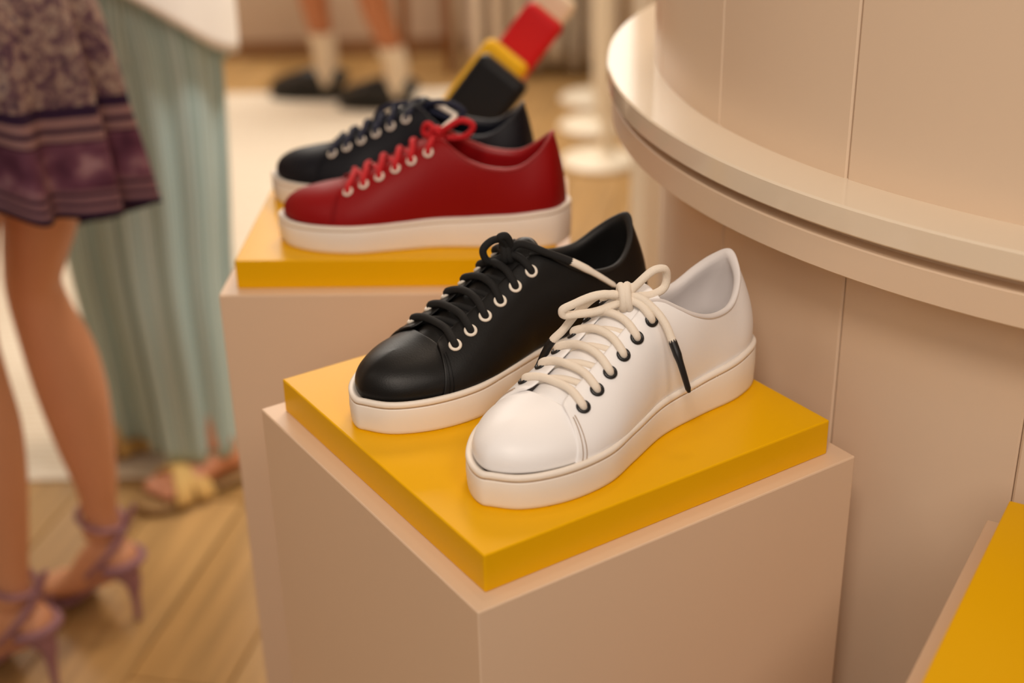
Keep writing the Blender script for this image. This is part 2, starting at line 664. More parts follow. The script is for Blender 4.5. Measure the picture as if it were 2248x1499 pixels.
def disc_geo(c, n, r):
    a = np.cross(n, (0, 0, 1.0)); a /= np.linalg.norm(a)
    b = np.cross(n, a)
    V = [c + n * .0003 + r * (math.cos(t) * a + math.sin(t) * b) for t in np.linspace(0, 2 * math.pi, 14, endpoint=False)]
    return V, [tuple(range(14))]


TONGUE_C = [(.242, 0, .0480), (.227, 0, .0545), (.205, 0, .0635), (.18, 0, .0755), (.155, 0, .0888), (.138, 0, .0985), (.127, 0, .1050), (.119, 0, .1090), (.1155, 0, .1085)]
TONGUE_W = [.016, .018, .0195, .0195, .0195, .019, .0185, .017, .010]


def tongue_geo():
    C = crom(TONGUE_C, 4)
    Wd = np.interp(np.linspace(0, 1, len(C)), np.linspace(0, 1, len(TONGUE_W)), TONGUE_W)
    T = np.gradient(C, axis=0)
    T /= np.linalg.norm(T, axis=1)[:, None]
    N = np.stack([-T[:, 2], 0 * T[:, 0], T[:, 0]], 1)
    N[N[:, 2] < 0] *= -1
    G = []
    for c, n, w in zip(C, N, Wd):
        row = []
        for s in np.linspace(-1, 1, 13):
            row.append(c + np.array([0, s * w, 0]) - n * (.009 * s * s) * (w / .024))
        G.append(row)
    return grid_geo(np.array(G))


def footbed_geo():
    P = OUT - ONRM * .0125
    P[:, 0] = np.minimum(P[:, 0], .215)
    C = np.array([.12, 0])
    sel = P[::2]
    rings = [np.c_[C + (sel - C) * f, np.full(len(sel), .040 + .004 * np.exp(-((sel[:, 0] - .0) / .09) ** 2))] for f in (1, .6, .05)]
    return loft_geo(rings, False, True)


def lining_geo():
    """rolled collar edge and inside wall, from the top edge down into the shoe"""
    G = QG[i0:i1 + 1]
    N = QN[i0:i1 + 1]
    e, n = G[:, -1], N[:, -1]
    z = np.array([0, 0, 1.0])
    rows = [e + n * .0006 - z * .0022, e + n * .0019 - z * .0016, e + n * .0022 - z * .0002, e + n * .0014 + z * .0012, e + z * .0019, e - n * .0014 + z * .0019, e - n * .0030 + z * .0011, e - n * .0040 - z * .0006]
    for j, off in ((14, .0050), (12, .0048), (10, .0042), (8, .0040), (6, .0038), (4, .0038), (2, .004)):
        rows.append(G[:, j] - N[:, j] * off)
    return grid_geo(np.stack(rows, 1))


def lace_bar(i, sag=0.0, jitter=0.0):
    (a, na), (b, nb) = EYE_M[i], EYE_L[i]
    e = EYE[i]
    up = np.array([-.25, 0, 1.0]); up /= np.linalg.norm(up)
    c = np.array([e[0] + .000 + jitter, 0, e[2] + .0125 + sag])
    pm = a * .5 + c * .5 + up * .0035
    pl = b * .55 + c * .45 + up * .003
    return crom([a - na * .004, a - na * .0005, a + na * .0022 + (c - a) * .08, pm, c, pl, b + nb * .002 + (c - b) * .08, b - nb * .004], 6)


def lace_cross(i):
    """hidden diagonal strand under the eyestays"""
    a = EYE_L[i][0] - EYE_L[i][1] * .003
    b = EYE_M[i + 1][0] - EYE_M[i + 1][1] * .003
    m = (a + b) / 2 + np.array([0, 0, .0068])
    return crom([a, a * .6 + m * .4 + np.array([0, 0, .0015]), m, b * .6 + m * .4 + np.array([0, 0, .0015]), b], 5)


def dashes(path, nrm, length=.0022, w=.00035):
    """small thread stitches along a path"""
    parts = []
    for p, q, n in zip(path[:-1], path[1:], nrm[:-1]):
        d = q - p
        l = np.linalg.norm(d)
        if l < 1e-6: continue
        d = d / l
        s = np.cross(d, n); s /= max(np.linalg.norm(s), 1e-9)
        e = p + d * min(length, l * .65)
        V = [p - s * w, p + s * w, e + s * w, e - s * w]
        V = [v + n * .0001 for v in V] + [v + n * .00045 for v in V]
        F = [(4, 5, 6, 7), (0, 1, 5, 4), (1, 2, 6, 5), (2, 3, 7, 6), (3, 0, 4, 7)]
        parts.append((V, F))
    return join_geo(parts)


def resample(P, step, closed=False):
    P = np.asarray(P)
    if closed: P = np.vstack([P, P[0]])
    d = np.r_[0, np.cumsum(np.linalg.norm(np.diff(P, axis=0), axis=1))]
    s = np.arange(0, d[-1], step)
    return np.stack([np.interp(s, d, P[:, k]) for k in range(P.shape[1])], 1)


# shared geometry
G_sole = sole_geo()
G_quarter = grid_geo(QO)
G_vamp = grid_geo(VG)
G_tongue = tongue_geo()
G_foot = footbed_geo()
G_lining = lining_geo()
# welt stitches in the groove
_gp = np.c_[OUT - ONRM * .0006, ztop(OUT[:, 0]) - .0047, ONRM]
_gr = resample(_gp, .0036, True)
G_welt = dashes(_gr[:, :3], np.c_[_gr[:, 3:5], 0 * _gr[:, 3]], .0024, .0003)


def seam_rows():
    parts = []
    for side in (0, 1):
        for off in (3, 5):
            row = QO[off] if side == 0 else QO[-1 - off]
            nr = QN[off] if side == 0 else QN[-1 - off]
            seg = np.c_[row[0:12], nr[0:12]]
            rs = resample(seg, .0030)
            parts.append(dashes(rs[:, :3], rs[:, 3:6], .0016, .00030))
    return join_geo(parts)


G_seam = seam_rows()
G_bars = [lace_bar(i, 0.0008 * ((i * 7) % 3 - 1), .001 * ((i * 5) % 3 - 1)) for i in range(5)]
G_cross = [lace_cross(i) for i in range(5)]
_mesh_cache = {}


def add_mods(o, th, lvl=1):
    s = o.modifiers.new('thick', 'SOLIDIFY')
    s.thickness = th
    s.offset = -1
    s.use_even_offset = False
    if lvl:
        m = o.modifiers.new('sub', 'SUBSURF')
        m.levels = lvl
        m.render_levels = lvl
    return o


def flip_out(o, c=(0.12, 0, 0.05)):
    """make grid faces point away from c"""
    me = o.data
    c = Vector(c)
    s = sum(((p.center - c).dot(p.normal)) * p.area for p in me.polygons)
    if s < 0: me.flip_normals()
    return o


LACE_R = .0030


def weld(o, d=1e-5):
    bm = bmesh.new()
    bm.from_mesh(o.data)
    bmesh.ops.remove_doubles(bm, verts=bm.verts, dist=d)
    bm.to_mesh(o.data)
    bm.free()


def sneaker(pose, z, label, m_upper, m_lining, m_foot, m_lace, m_eye, m_tip, m_stitch, m_sole, bow):
    rt = empty('sneaker', (pose[0], pose[1], z), pose[2])
    tag(rt, label, 'sneaker', 'lace-up sneakers on display')
    so = flip_out(mesh_obj('sole', *G_sole, m_sole, rt), (.14, 0, .015))
    so['label'] = 'off-white rubber cup sole'
    w = mesh_obj('sole_stitching', *G_welt, m_welt, so, False)
    w['kind'] = 'stuff'
    v = mesh_obj('vamp', *G_vamp, m_upper, rt)
    weld(v)
    add_mods(flip_out(v), .0018)
    q = add_mods(flip_out(mesh_obj('quarter', *G_quarter, m_upper, rt)), .0022)
    ss = mesh_obj('seam_stitching', *G_seam, m_stitch, q, False)
    ss['kind'] = 'stuff'
    t = add_mods(flip_out(mesh_obj('tongue', *G_tongue, m_upper, rt), (.15, 0, .02)), .003)
    ln = mesh_obj('collar_lining', *G_lining, m_lining, rt)
    mesh_obj('insole', *G_foot, m_foot, rt)
    for (c, n) in EYE_M + EYE_L:
        e = mesh_obj('eyelet', *eyelet_geo(c, n), m_eye, rt)
        e['label'] = 'black ringed eyelet' if m_eye is M_beye else 'white ringed eyelet'
        mesh_obj('eyelet_hole', *disc_geo(c, n, .0030), m_hole, e, False)
    parts = [tube_geo(p, LACE_R, 10) for p in G_bars] + [tube_geo(p, LACE_R * .95, 8) for p in G_cross]
    K = np.array(bow['knot'])
    # sixth pair runs from the eyelets into the knot
    for (a, n), s in ((EYE_M[5], 1), (EYE_L[5], -1)):
        p = crom([a - n * .004, a, a + n * .003 + (K - a) * .12, (a + K) / 2 + np.array([0, s * .002, .0035]), K + np.array([.001, s * .002, 0])], 6)
        parts.append(tube_geo(p, LACE_R, 10))
    for path in bow['loops']:
        parts.append(tube_geo(crom(path, 8), LACE_R, 10))
    # knot: wraps round the bundle
    kr = bow.get('kr', .0062)
    ax = np.array(bow.get('axis', (0.25, 1, 0.1)), float); ax /= np.linalg.norm(ax)
    u = np.cross(ax, (1, 0, 0.2)); u /= np.linalg.norm(u)
    w2 = np.cross(ax, u)
    for off in (-.0022, .0024):
        ring = [K + ax * off * (1 + .4 * math.sin(a)) + u * kr * math.cos(a) * 1.15 + w2 * kr * math.sin(a) * .85 for a in np.linspace(0, 2 * math.pi, 18, endpoint=False)]
        parts.append(tube_geo(np.array(ring), LACE_R, 10, True))
    tips = []
    for path, ntip in bow['ends']:
        full = crom(path, 8)
        cut = (len(path) - 1 - ntip) * 8
        parts.append(tube_geo(full[:cut + 1], LACE_R, 10))
        tp = full[cut - 1:]
        rr = np.interp(np.linspace(0, 1, len(tp)), [0, .02, .35, .5, .97, 1], [.0029, .0031, .0031, .0025, .0021, .0012])
        tips.append(tube_geo(tp, rr, 10))
    lc = mesh_obj('lace', *join_geo(parts), m_lace, rt)
    for g in tips:
        a = mesh_obj('aglet', *g, m_tip, lc)
        sharp(a, 50)
        a['label'] = bow['tiplabel']
    return rt


m_hole = mat('eyelet_hole', (12, 10, 9), 0.8)
m_welt = mat('welt_thread', (196, 168, 140), 0.7)
M_sole = mat('rubber_sole', (238, 228, 216), 0.48, noise=0.02, nscale=30)
M_wl = mat('white_leather', (244, 242, 242), 0.42, bump=0.05, bscale=900)
M_bl = mat('black_leather', (13, 11, 10), 0.42, spec=0.3, bump=0.06, bscale=900)
M_rl = mat('red_leather', (140, 1, 6), 0.5, spec=0.25, bump=0.08, bscale=900)
M_nl = mat('navy_leather', (12, 13, 22), 0.48, spec=0.25, bump=0.06, bscale=900)
M_wlin = mat('grey_white_lining', (222, 216, 214), 0.7)
M_wfoot = mat('grey_insole', (196, 190, 194), 0.7)
M_blin = mat('black_lining', (14, 12, 11), 0.6)
M_rlin = mat('red_lining', (150, 12, 18), 0.45)
M_nlin = mat('navy_lining', (16, 18, 30), 0.5)
M_wlace = mat('white_cotton_lace', (238, 226, 210), 0.85, bump=0.3, bscale=1500, sheen=0.2)
M_blace = mat('black_cotton_lace', (13, 12, 12), 0.85, bump=0.3, bscale=1500)
M_rlace = mat('red_cotton_lace', (190, 14, 26), 0.8, bump=0.3, bscale=1500)
M_nlace = mat('navy_cotton_lace', (20, 26, 52), 0.8, bump=0.3, bscale=1500)
M_beye = mat('black_enamel', (22, 20, 20), 0.3)
M_weye = mat('white_enamel', (232, 222, 208), 0.35)
M_btip = mat('black_plastic', (18, 16, 16), 0.4)
M_wtip = mat('white_plastic', (238, 228, 214), 0.35)
M_wst = mat('beige_thread', (196, 172, 150), 0.8)

bow_white = dict(
    knot=(.1385, .001, .1055), kr=.0070, axis=(-.72, .70, .1), tiplabel='black aglet',
    loops=[
        [(.137, 0, .1055), (.1310, .006, .1145), (.1205, .012, .1235), (.1120, .0145, .1225), (.1085, .014, .1150), (.1105, .0135, .1075), (.1200, .011, .1045), (.1320, .005, .1050), (.1385, .001, .105)],
        [(.1385, 0, .107), (.156, -.010, .1093), (.168, -.021, .1030), (.1738, -.0265, .0985), (.1725, -.0265, .0945), (.1660, -.021, .0945), (.1560, -.011, .0965), (.1430, -.002, .1010), (.1385, .001, .103)]],
    ends=[([(.1400, 0, .106), (.149, -.013, .1065), (.1576, -.026, .0925), (.1658, -.034, .0775), (.1705, -.040, .0690), (.1738, -.050, .0480), (.1770, -.056, .0345)], 2),
          ([(.1375, .001, .105), (.1345, .010, .1068), (.1310, .0215, .1000), (.1300, .031, .0915), (.1300, .0385, .0795), (.1308, .0465, .0660), (.1285, .0535, .0445)], 2)])
bow_black = dict(
    knot=(.1405, 0, .1035), kr=.0062, axis=(-.8, .6, .1), tiplabel='white aglet',
    loops=[
        [(.1405, 0, .1035), (.1395, -.004, .1115), (.1475, -.008, .1122), (.1555, -.010, .1055), (.1525, -.008, .0965), (.1410, -.002, .0990)],
        [(.1405, .001, .103), (.1440, .003, .1130), (.1492, .004, .1190), (.1455, .006, .1195), (.1395, .004, .1090), (.1385, .001, .103)]],
    ends=[([(.1404, .002, .1036), (.1348, .009, .1112), (.1186, .022, .1036), (.1015, .0325, .0945), (.0852, .0395, .0830), (.0677, .045, .0690)], 2)])
bow_red = dict(
    knot=(.1280, 0, .1015), kr=.0060, axis=(.3, 1, .1), tiplabel='white aglet',
    loops=[
        [(.1273, 0, .1015), (.1147, .006, .1122), (.1014, .008, .1188), (.0915, .009, .1140), (.0980, .008, .1040), (.1197, .004, .1005), (.1280, .001, .101)],
        [(.1280, 0, .103), (.1325, -.004, .1105), (.1375, -.008, .1100), (.1400, -.010, .1020), (.1340, -.004, .0990)]],
    ends=[([(.1290, 0, .1016), (.1235, -.003, .1040), (.1215, -.005, .1058), (.1145, -.010, .1118), (.1082, -.014, .1177)], 2)])
bow_navy = dict(
    knot=(.1230, 0, .0990), kr=.0060, axis=(.3, 1, .1), tiplabel='white aglet',
    loops=[
        [(.1215, 0, .0985), (.1063, .004, .1050), (.0869, .008, .1040), (.0762, .010, .0960), (.0871, .010, .0905), (.1116, .004, .0955)],
        [(.124, 0, .0985), (.1478, -.010, .0990), (.1680, -.018, .0890), (.1751, -.020, .0770), (.1640, -.016, .0735), (.145, -.007, .0860), (.126, -.001, .0960)]],
    ends=[([(.1230, 0, .098), (.1140, .0, .1020), (.1050, .0, .1010), (.0930, .006, .0965), (.0800, .012, .0910)], 2)])

sneaker((.1792, .9923, 3.9123), .854, 'white leather sneaker with white laces, black eyelets and black lace tips', M_wl, M_wlin, M_wfoot, M_wlace, M_beye, M_btip, M_wst, M_sole, bow_white)
sneaker((.1095, 1.0747, 3.7875), .854, 'black leather sneaker with black laces and white eyelets, beside the white one', M_bl, M_blin, M_blin, M_blace, M_weye, M_wtip, M_bl, M_sole, bow_black)
sneaker((.0599, 1.2635, 3.0977), .8625, 'red leather sneaker with red laces and white eyelets', M_rl, M_rlin, M_rlin, M_rlace, M_weye, M_wtip, M_rl, M_sole, bow_red)
sneaker((.0335, 1.3610, 3.005), .8625, 'navy leather sneaker with dark blue laces, behind the red one', M_nl, M_nlin, M_nlin, M_nlace, M_weye, M_wtip, M_nl, M_sole, bow_navy)


# =================================================================== people
def ring(c, rx, ry, n=24, tilt=None, rz=0.0, mod=None):
    """ellipse ring round c; tilt = axis direction of the limb"""
    c = np.array(c, float)
    if tilt is None:
        A, B = np.array([1., 0, 0]), np.array([0, 1., 0])
    else:
        t = np.array(tilt, float); t /= np.linalg.norm(t)
        A = np.array([1., 0, 0]) - t * t[0]; A /= np.linalg.norm(A)
        B = np.cross(t, A)
    out = []
    for k in range(n):
        a = 2 * math.pi * k / n
        m = mod(a) if mod else 1.0
        ca_, sa_ = math.cos(a) * rx * m, math.sin(a) * ry * m
        x_, y_ = ca_ * math.cos(rz) - sa_ * math.sin(rz), ca_ * math.sin(rz) + sa_ * math.cos(rz)
        out.append(c + A * x_ + B * y_)
    return np.array(out)


def limb_geo(keys, per=5, n=20):
    """keys: (x,y,z,rx,ry) -> one continuous tapered surface"""
    K = crom(np.array(keys, float), per)
    T = np.gradient(K[:, :3], axis=0)
    rings = []
    for k, t in zip(K, T):
        t = t / np.linalg.norm(t)
        if abs(t[2]) < .75:        # foot: section stands upright
            A = np.cross(t, (0, 0, 1.0)); A /= np.linalg.norm(A)
            B = np.cross(A, t)
        else:
            A = np.array([1., 0, 0]) - t * t[0]; A /= np.linalg.norm(A)
            B = np.cross(t, A)
        rings.append([k[:3] + A * k[3] * math.cos(a) + B * k[4] * math.sin(a) for a in np.linspace(0, 2 * math.pi, n, endpoint=False)])
    return loft_geo(rings)


M_skin = mat('skin', (218, 158, 120), 0.5, noise=0.05, nscale=12)
M_skin2 = mat('skin_pale', (206, 142, 106), 0.5, noise=0.05, nscale=12)


def skirtcol(nt, uv, ob):
    vo = nt.nodes.new('ShaderNodeTexVoronoi')
    vo.inputs['Scale'].default_value = 62
    nt.links.new(ob, vo.inputs['Vector'])
    n = nt.nodes.new('ShaderNodeTexNoise')
    n.inputs['Scale'].default_value = 60
    n.inputs['Detail'].default_value = 4
    n.inputs['Roughness'].default_value = 0.7
    nt.links.new(ob, n.inputs['Vector'])
    n2 = nt.nodes.new('ShaderNodeTexNoise')
    n2.inputs['Scale'].default_value = 25
    nt.links.new(ob, n2.inputs['Vector'])
    flor = ramp(nt, n.outputs['Fac'], [(0.36, (40, 28, 60)), (0.45, (88, 64, 84)), (0.53, (158, 134, 124)), (0.61, (196, 178, 160)), (0.69, (66, 56, 92))])
    spots = ramp(nt, vo.outputs['Distance'], [(0.12, (58, 36, 64)), (0.30, (168, 138, 124)), (0.6, (116, 82, 90))])
    flor = mixc(nt, 0.4, flor, spots)
    band = ramp(nt, n2.outputs['Fac'], [(0.35, (84, 46, 66)), (0.55, (116, 72, 92)), (0.7, (168, 130, 138))])
    sep = nt.nodes.new('ShaderNodeSeparateXYZ')
    nt.links.new(uv, sep.inputs[0])
    # v: 0 hem .. 1 waist
    st = ramp(nt, sep.outputs[1], [(0.0, (50, 32, 60)), (0.035, (140, 104, 112)), (0.06, (54, 32, 56)), (0.08, (136, 100, 108)), (0.115, (66, 40, 60)), (0.135, (128, 92, 100)), (0.155, (84, 50, 66)),
                                  (0.34, (74, 44, 60)), (0.355, (150, 116, 116)), (0.385, (62, 38, 60)), (0.405, (150, 116, 116)), (0.435, (50, 30, 58)), (0.47, (50, 30, 58))], 'CONSTANT')
    kind = ramp(nt, sep.outputs[1], [(0.0, (0, 0, 0)), (0.155, (255, 255, 255)), (0.34, (0, 0, 0))], 'CONSTANT')
    fl = ramp(nt, sep.outputs[1], [(0.0, (0, 0, 0)), (0.47, (255, 255, 255))], 'CONSTANT')
    a = mixc(nt, kind, st, band)
    return mixc(nt, fl, a, flor)


M_skirt = ramp_mat('floral_skirt_cotton', skirtcol, 0.9)
M_mauve = mat('mauve_suede', (160, 118, 128), 0.7)

# ---- woman with the floral skirt
pa_ = empty('person', (-0.66, 1.75, 0))
tag(pa_, 'person walking left in a purple floral skirt and mauve high-heeled sandals', 'person')
off = np.array([-0.66, 1.75, 0])


def rel(keys, o=None):
    o = off if o is None else o
    return [(k[0] - o[0], k[1] - o[1], k[2] - o[2], *k[3:]) for k in keys]


legR = [(-.625, 1.785, .84, .080, .085), (-.642, 1.79, .703, .052, .062), (-.663, 1.80, .639, .043, .050), (-.676, 1.81, .594, .039, .044), (-.674, 1.82, .539, .043, .046), (-.664, 1.83, .475, .051, .052),
        (-.655, 1.83, .403, .051, .050), (-.649, 1.83, .322, .043, .043), (-.645, 1.832, .249, .032, .034), (-.648, 1.835, .195, .0265, .030), (-.650, 1.838, .158, .030, .034)]
footR = [(-.607, 1.815, .128, .018, .016), (-.618, 1.820, .120, .028, .030), (-.640, 1.830, .115, .032, .040), (-.668, 1.843, .090, .033, .036), (-.700, 1.860, .056, .036, .026), (-.735, 1.878, .033, .040, .017), (-.765, 1.895, .024, .034, .011), (-.782, 1.903, .020, .018, .007)]
d2 = np.array([-.105, -.165, 0])
legL = [(k[0] + d2[0] * 1.0 - .0, k[1] + d2[1], *k[2:]) for k in legR]
# the near leg stands straighter
legL = [(-.700, 1.64, .84, .078, .085), (-.712, 1.645, .70, .056, .062), (-.722, 1.65, .594, .044, .046), (-.728, 1.66, .52, .048, .048), (-.728, 1.665, .44, .0515, .052), (-.727, 1.665, .36, .045, .046), (-.730, 1.667, .27, .034, .035), (-.735, 1.668, .195, .0265, .030), (-.738, 1.67, .155, .030, .034)]
footL = [(k[0] - .086, k[1] - .163, *k[2:]) for k in footR]
parts = []
for lg, ft in ((legR, footR), (legL, footL)):
    parts.append(limb_geo(rel(lg), 5, 20))
    parts.append(limb_geo(rel(ft), 4, 16))
    # five toes
    tx_, ty_ = ft[-2][0], ft[-2][1]
    fwd = np.array([-.86, .5, 0]) * .0 + np.array([ft[-1][0] - ft[-3][0], ft[-1][1] - ft[-3][1], 0]); fwd /= np.linalg.norm(fwd)
    sd = np.array([-fwd[1], fwd[0], 0])
    for q in range(5):
        s = (q - 2) * .0135
        ln_ = .030 - .004 * abs(q - 1.2)
        b0 = np.array([tx_, ty_, .026]) + sd * s - fwd * .01
        parts.append(limb_geo(rel([(*b0, .007, .008), (*(b0 + fwd * ln_ * .6 + [0, 0, -.004]), .0068, .0075), (*(b0 + fwd * ln_ + [0, 0, -.009]), .004, .005)]), 3, 10))
# hips and waist
parts.append(limb_geo(rel([(-.665, 1.71, .80, .13, .14), (-.66, 1.71, .90, .135, .155), (-.655, 1.71, 1.0, .115, .13), (-.655, 1.71, 1.1, .105, .115)]), 4, 24))
body = mesh_obj('body', *join_geo(parts), M_skin, pa_)


def cloth_loft(keys, nfold, amp, n=120, per=6, seed=1, hem=None):
    """keys: (x,y,z,rx,ry,fold) from hem to waist; returns geo + uv"""
    K = crom(np.array(keys, float), per)
    rnd = random.Random(seed)
    ph = [rnd.uniform(0, 6.28) for _ in range(4)]
    rings, uv = [], []
    for i, k in enumerate(K):
        v = i / (len(K) - 1)
        pts = []
        for j in range(n):
            a = 2 * math.pi * j / n
            w = math.sin(nfold * a + ph[0] + .8 * math.sin(2 * a + ph[1])) + .5 * math.sin((nfold * 1.7 // 1) * a + ph[2] + 1.5 * v)
            f = 1 + amp * k[5] * w
            dz = hem(a, v) if hem else 0
            pts.append((k[0] + k[3] * f * math.cos(a), k[1] + k[4] * f * math.sin(a), k[2] + dz))
            uv.append((j / n, v))
        rings.append(pts)
    V, F = loft_geo(rings, False, False)
    return V, F, uv


kk = [(-.675, 1.70, .738, .200, .170, 1.0), (-.672, 1.70, .79, .192, .167, .95), (-.668, 1.70, .86, .182, .162, .8), (-.665, 1.70, .94, .170, .155, .6), (-.66, 1.705, 1.02, .150, .145, .35), (-.655, 1.71, 1.09, .118, .125, .1)]
V, F, uv = cloth_loft(rel(kk), 12, .095, 200, 6, 4, hem=lambda a, v: (1 - v) * (-.065 * math.sin(a) + .014 * math.sin(3 * a + 1.0)))
sk = mesh_obj('skirt', V, F, M_skirt, pa_, True, uv)
add_mods(sk, .002, 0)


def heel_sandal(ft, leg):
    """strappy stiletto sandal"""
    ft = np.array(ft)[:, :3]
    sh = empty('sandal')
    sh.parent = pa_
    # sole board under the foot
    K = crom([(ft[1][0] + .006, ft[1][1] - .003, .098, .026), (ft[2][0], ft[2][1], .088, .030), (ft[3][0], ft[3][1], .058, .028), (ft[4][0], ft[4][1], .024, .036), (ft[5][0], ft[5][1], .010, .043), (ft[6][0], ft[6][1], .008, .038), (ft[7][0] - .004, ft[7][1], .009, .020)], 5)
    T = np.gradient(K[:, :3], axis=0)
    rings = []
    for k, t in zip(K, T):
        s = np.cross(t, (0, 0, 1.)); s /= np.linalg.norm(s)
        rings.append([k[:3] - off + s * k[3] * math.cos(a) + np.array([0, 0, .006]) * math.sin(a) for a in np.linspace(0, 2 * math.pi, 14, endpoint=False)])
    mesh_obj('sandal_sole', *loft_geo(rings), M_mauve, sh)
    h0 = ft[1] - off
    tube('stiletto_heel', [(h0[0] + .000, h0[1], .095), (h0[0] + .008, h0[1] - .002, .075), (h0[0] + .009, h0[1] - .003, .045), (h0[0] + .008, h0[1] - .003, .0015)], [.024, .014, .0075, .0055], M_mauve, sh, 14)
    # heel cup
    c = ft[1] - off
    P = []
    for a in np.linspace(-2.0, 2.0, 15):
        P.append((c[0] - .010 + .037 * math.cos(a), c[1] + .004 + .033 * math.sin(a), .112 + .004 * math.cos(a)))
    tube('heel_strap', P, .0075, M_mauve, sh, 8, 2)
    # ankle strap with ends and crossing strap
    ak = np.array(leg[-2][:3]) - off
    P = [(ak[0] + .034 * math.cos(a), ak[1] + .037 * math.sin(a), ak[2] - .012 - .012 * math.cos(a)) for a in np.linspace(0, 2 * math.pi, 20, endpoint=False)]
    tube('ankle_strap', P, .0052, M_mauve, sh, 8, 2, True)
    for zz, s in ((0, 1), (1, -1)):
        P = [(ak[0] + .040, ak[1], ak[2] - .024), (ak[0] + .020, ak[1] - s * .036, ak[2] - .050), (ak[0] - .005, ak[1] - s * .038, ak[2] - .078), (ak[0] - .030, ak[1] - s * .034 + .010, ak[2] - .108)]
        tube('cross_strap', P, .0055, M_mauve, sh, 8, 5)
    P = [(ak[0] + .038, ak[1], ak[2] - .024), (ak[0] + .048, ak[1] - .004, ak[2] - .004), (ak[0] + .056, ak[1] - .008, ak[2] + .012)]
    tube('strap_end', P, [.006, .006, .004], M_mauve, sh, 8, 5)
    q = ft[5] - off
    sd = np.cross(ft[6] - ft[4], (0, 0, 1.)); sd /= np.linalg.norm(sd)
    P = [q + sd * .043 * math.cos(a) + np.array([0, 0, .008 + .030 * math.sin(a)]) - np.array([0, 0, q[2] - .005]) for a in np.linspace(0, math.pi, 12)]
    tube('toe_strap', P, .0065, M_mauve, sh, 8, 3)
    return sh


heel_sandal(footR, legR)
heel_sandal(footL, legL)


# ---- person in striped wide trousers
def trousercol(nt, uv, ob):
    sep = nt.nodes.new('ShaderNodeSeparateXYZ')
    nt.links.new(uv, sep.inputs[0])
    cmb = nt.nodes.new('ShaderNodeCombineXYZ')
    nt.links.new(sep.outputs[0], cmb.inputs[0])
    n = nt.nodes.new('ShaderNodeTexNoise')
    n.noise_dimensions = '3D'
    n.inputs['Scale'].default_value = 48
    n.inputs['Detail'].default_value = 2
    nt.links.new(cmb.outputs[0], n.inputs['Vector'])
    return ramp(nt, n.outputs['Fac'], [(0.32, (96, 118, 112)), (0.42, (160, 190, 188)), (0.48, (204, 226, 224)), (0.54, (128, 160, 156)), (0.60, (214, 230, 224)), (0.68, (150, 146, 134)), (0.8, (196, 206, 196))])


M_trous = ramp_mat('striped_trouser_cotton', trousercol, 0.9)
M_shirt = mat('white_linen', (248, 243, 232), 0.85)
M_straw = mat('yellow_raffia', (222, 184, 112), 0.8, noise=0.15, nscale=60)
M_sands = mat('tan_sandal_sole', (160, 124, 76), 0.7)
pb = empty('person', (-0.60, 2.27, 0))
pb.location.z = 0.004
tag(pb, 'person in sage striped wide trousers, white shirt and yellow slide sandals', 'person')
off = np.array([-0.60, 2.27, 0])
# body under the clothes, one continuous set of limbs
lgA = [(-.59, 2.28, .92, .085, .085), (-.58, 2.27, .75, .075, .075), (-.57, 2.26, .48, .058, .06), (-.562, 2.25, .30, .052, .052), (-.552, 2.235, .14, .036, .038), (-.548, 2.232, .085, .034, .038)]
ftA = [(-.512, 2.262, .048, .020, .022), (-.525, 2.252, .052, .032, .032), (-.552, 2.232, .056, .036, .036), (-.585, 2.205, .044, .040, .026), (-.615, 2.182, .034, .044, .020), (-.640, 2.163, .028, .038, .014)]
lgB = [(-.67, 2.37, .92, .085, .085), (-.69, 2.39, .75, .075, .075), (-.70, 2.41, .48, .058, .06), (-.70, 2.41, .30, .052, .052), (-.70, 2.41, .14, .036, .038), (-.70, 2.41, .085, .034, .038)]
ftB = [(k[0] - .148, k[1] + .178, *k[2:]) for k in ftA]
parts = []
for lg, ft in ((lgA, ftA), (lgB, ftB)):
    parts.append(limb_geo(rel(lg), 5, 18))
    parts.append(limb_geo(rel(ft), 4, 16))
    fw = np.array([-.78, -.62, 0]); sd = np.array([.62, -.78, 0])
    tx_, ty_ = ft[-1][0], ft[-1][1]
    for q in range(5):
        b0 = np.array([tx_, ty_, .029]) + sd * ((q - 2) * .0155) - fw * .012
        ln_ = .040 - .005 * abs(q - 1)
        parts.append(limb_geo(rel([(*b0, .0085, .010), (*(b0 + fw * ln_ * .6), .009, .009), (*(b0 + fw * ln_ + [0, 0, -.003]), .006, .006)]), 3, 10))
parts.append(limb_geo(rel([(-.63, 2.33, .86, .13, .12), (-.62, 2.32, 1.0, .13, .115), (-.60, 2.30, 1.15, .135, .12), (-.59, 2.29, 1.28, .13, .11)]), 4, 24))
mesh_obj('body', *join_geo(parts), M_skin2, pb)
# trousers: two wide legs meeting at the hips
tA = [(-.588, 2.265, .070, .085, .082, 1.2), (-.590, 2.265, .20, .090, .085, 1.0), (-.595, 2.268, .40, .098, .092, .9), (-.590, 2.275, .60, .108, .10, .7), (-.592, 2.285, .80, .118, .110, .5), (-.612, 2.30, .93, .125, .115, .3), (-.62, 2.31, 1.03, .125, .115, .2)]
tB = [(-.700, 2.395, .045, .088, .085, 1.2), (-.702, 2.395, .20, .094, .09, 1.0), (-.708, 2.392, .40, .102, .096, .9), (-.700, 2.385, .60, .112, .104, .7), (-.685, 2.37, .80, .128, .115, .5), (-.66, 2.345, .93, .13, .12, .3), (-.63, 2.32, 1.03, .125, .115, .2)]
g1 = cloth_loft(rel(tA), 9, .07, 110, 6, 3)
g2 = cloth_loft(rel(tB), 9, .07, 110, 6, 8)
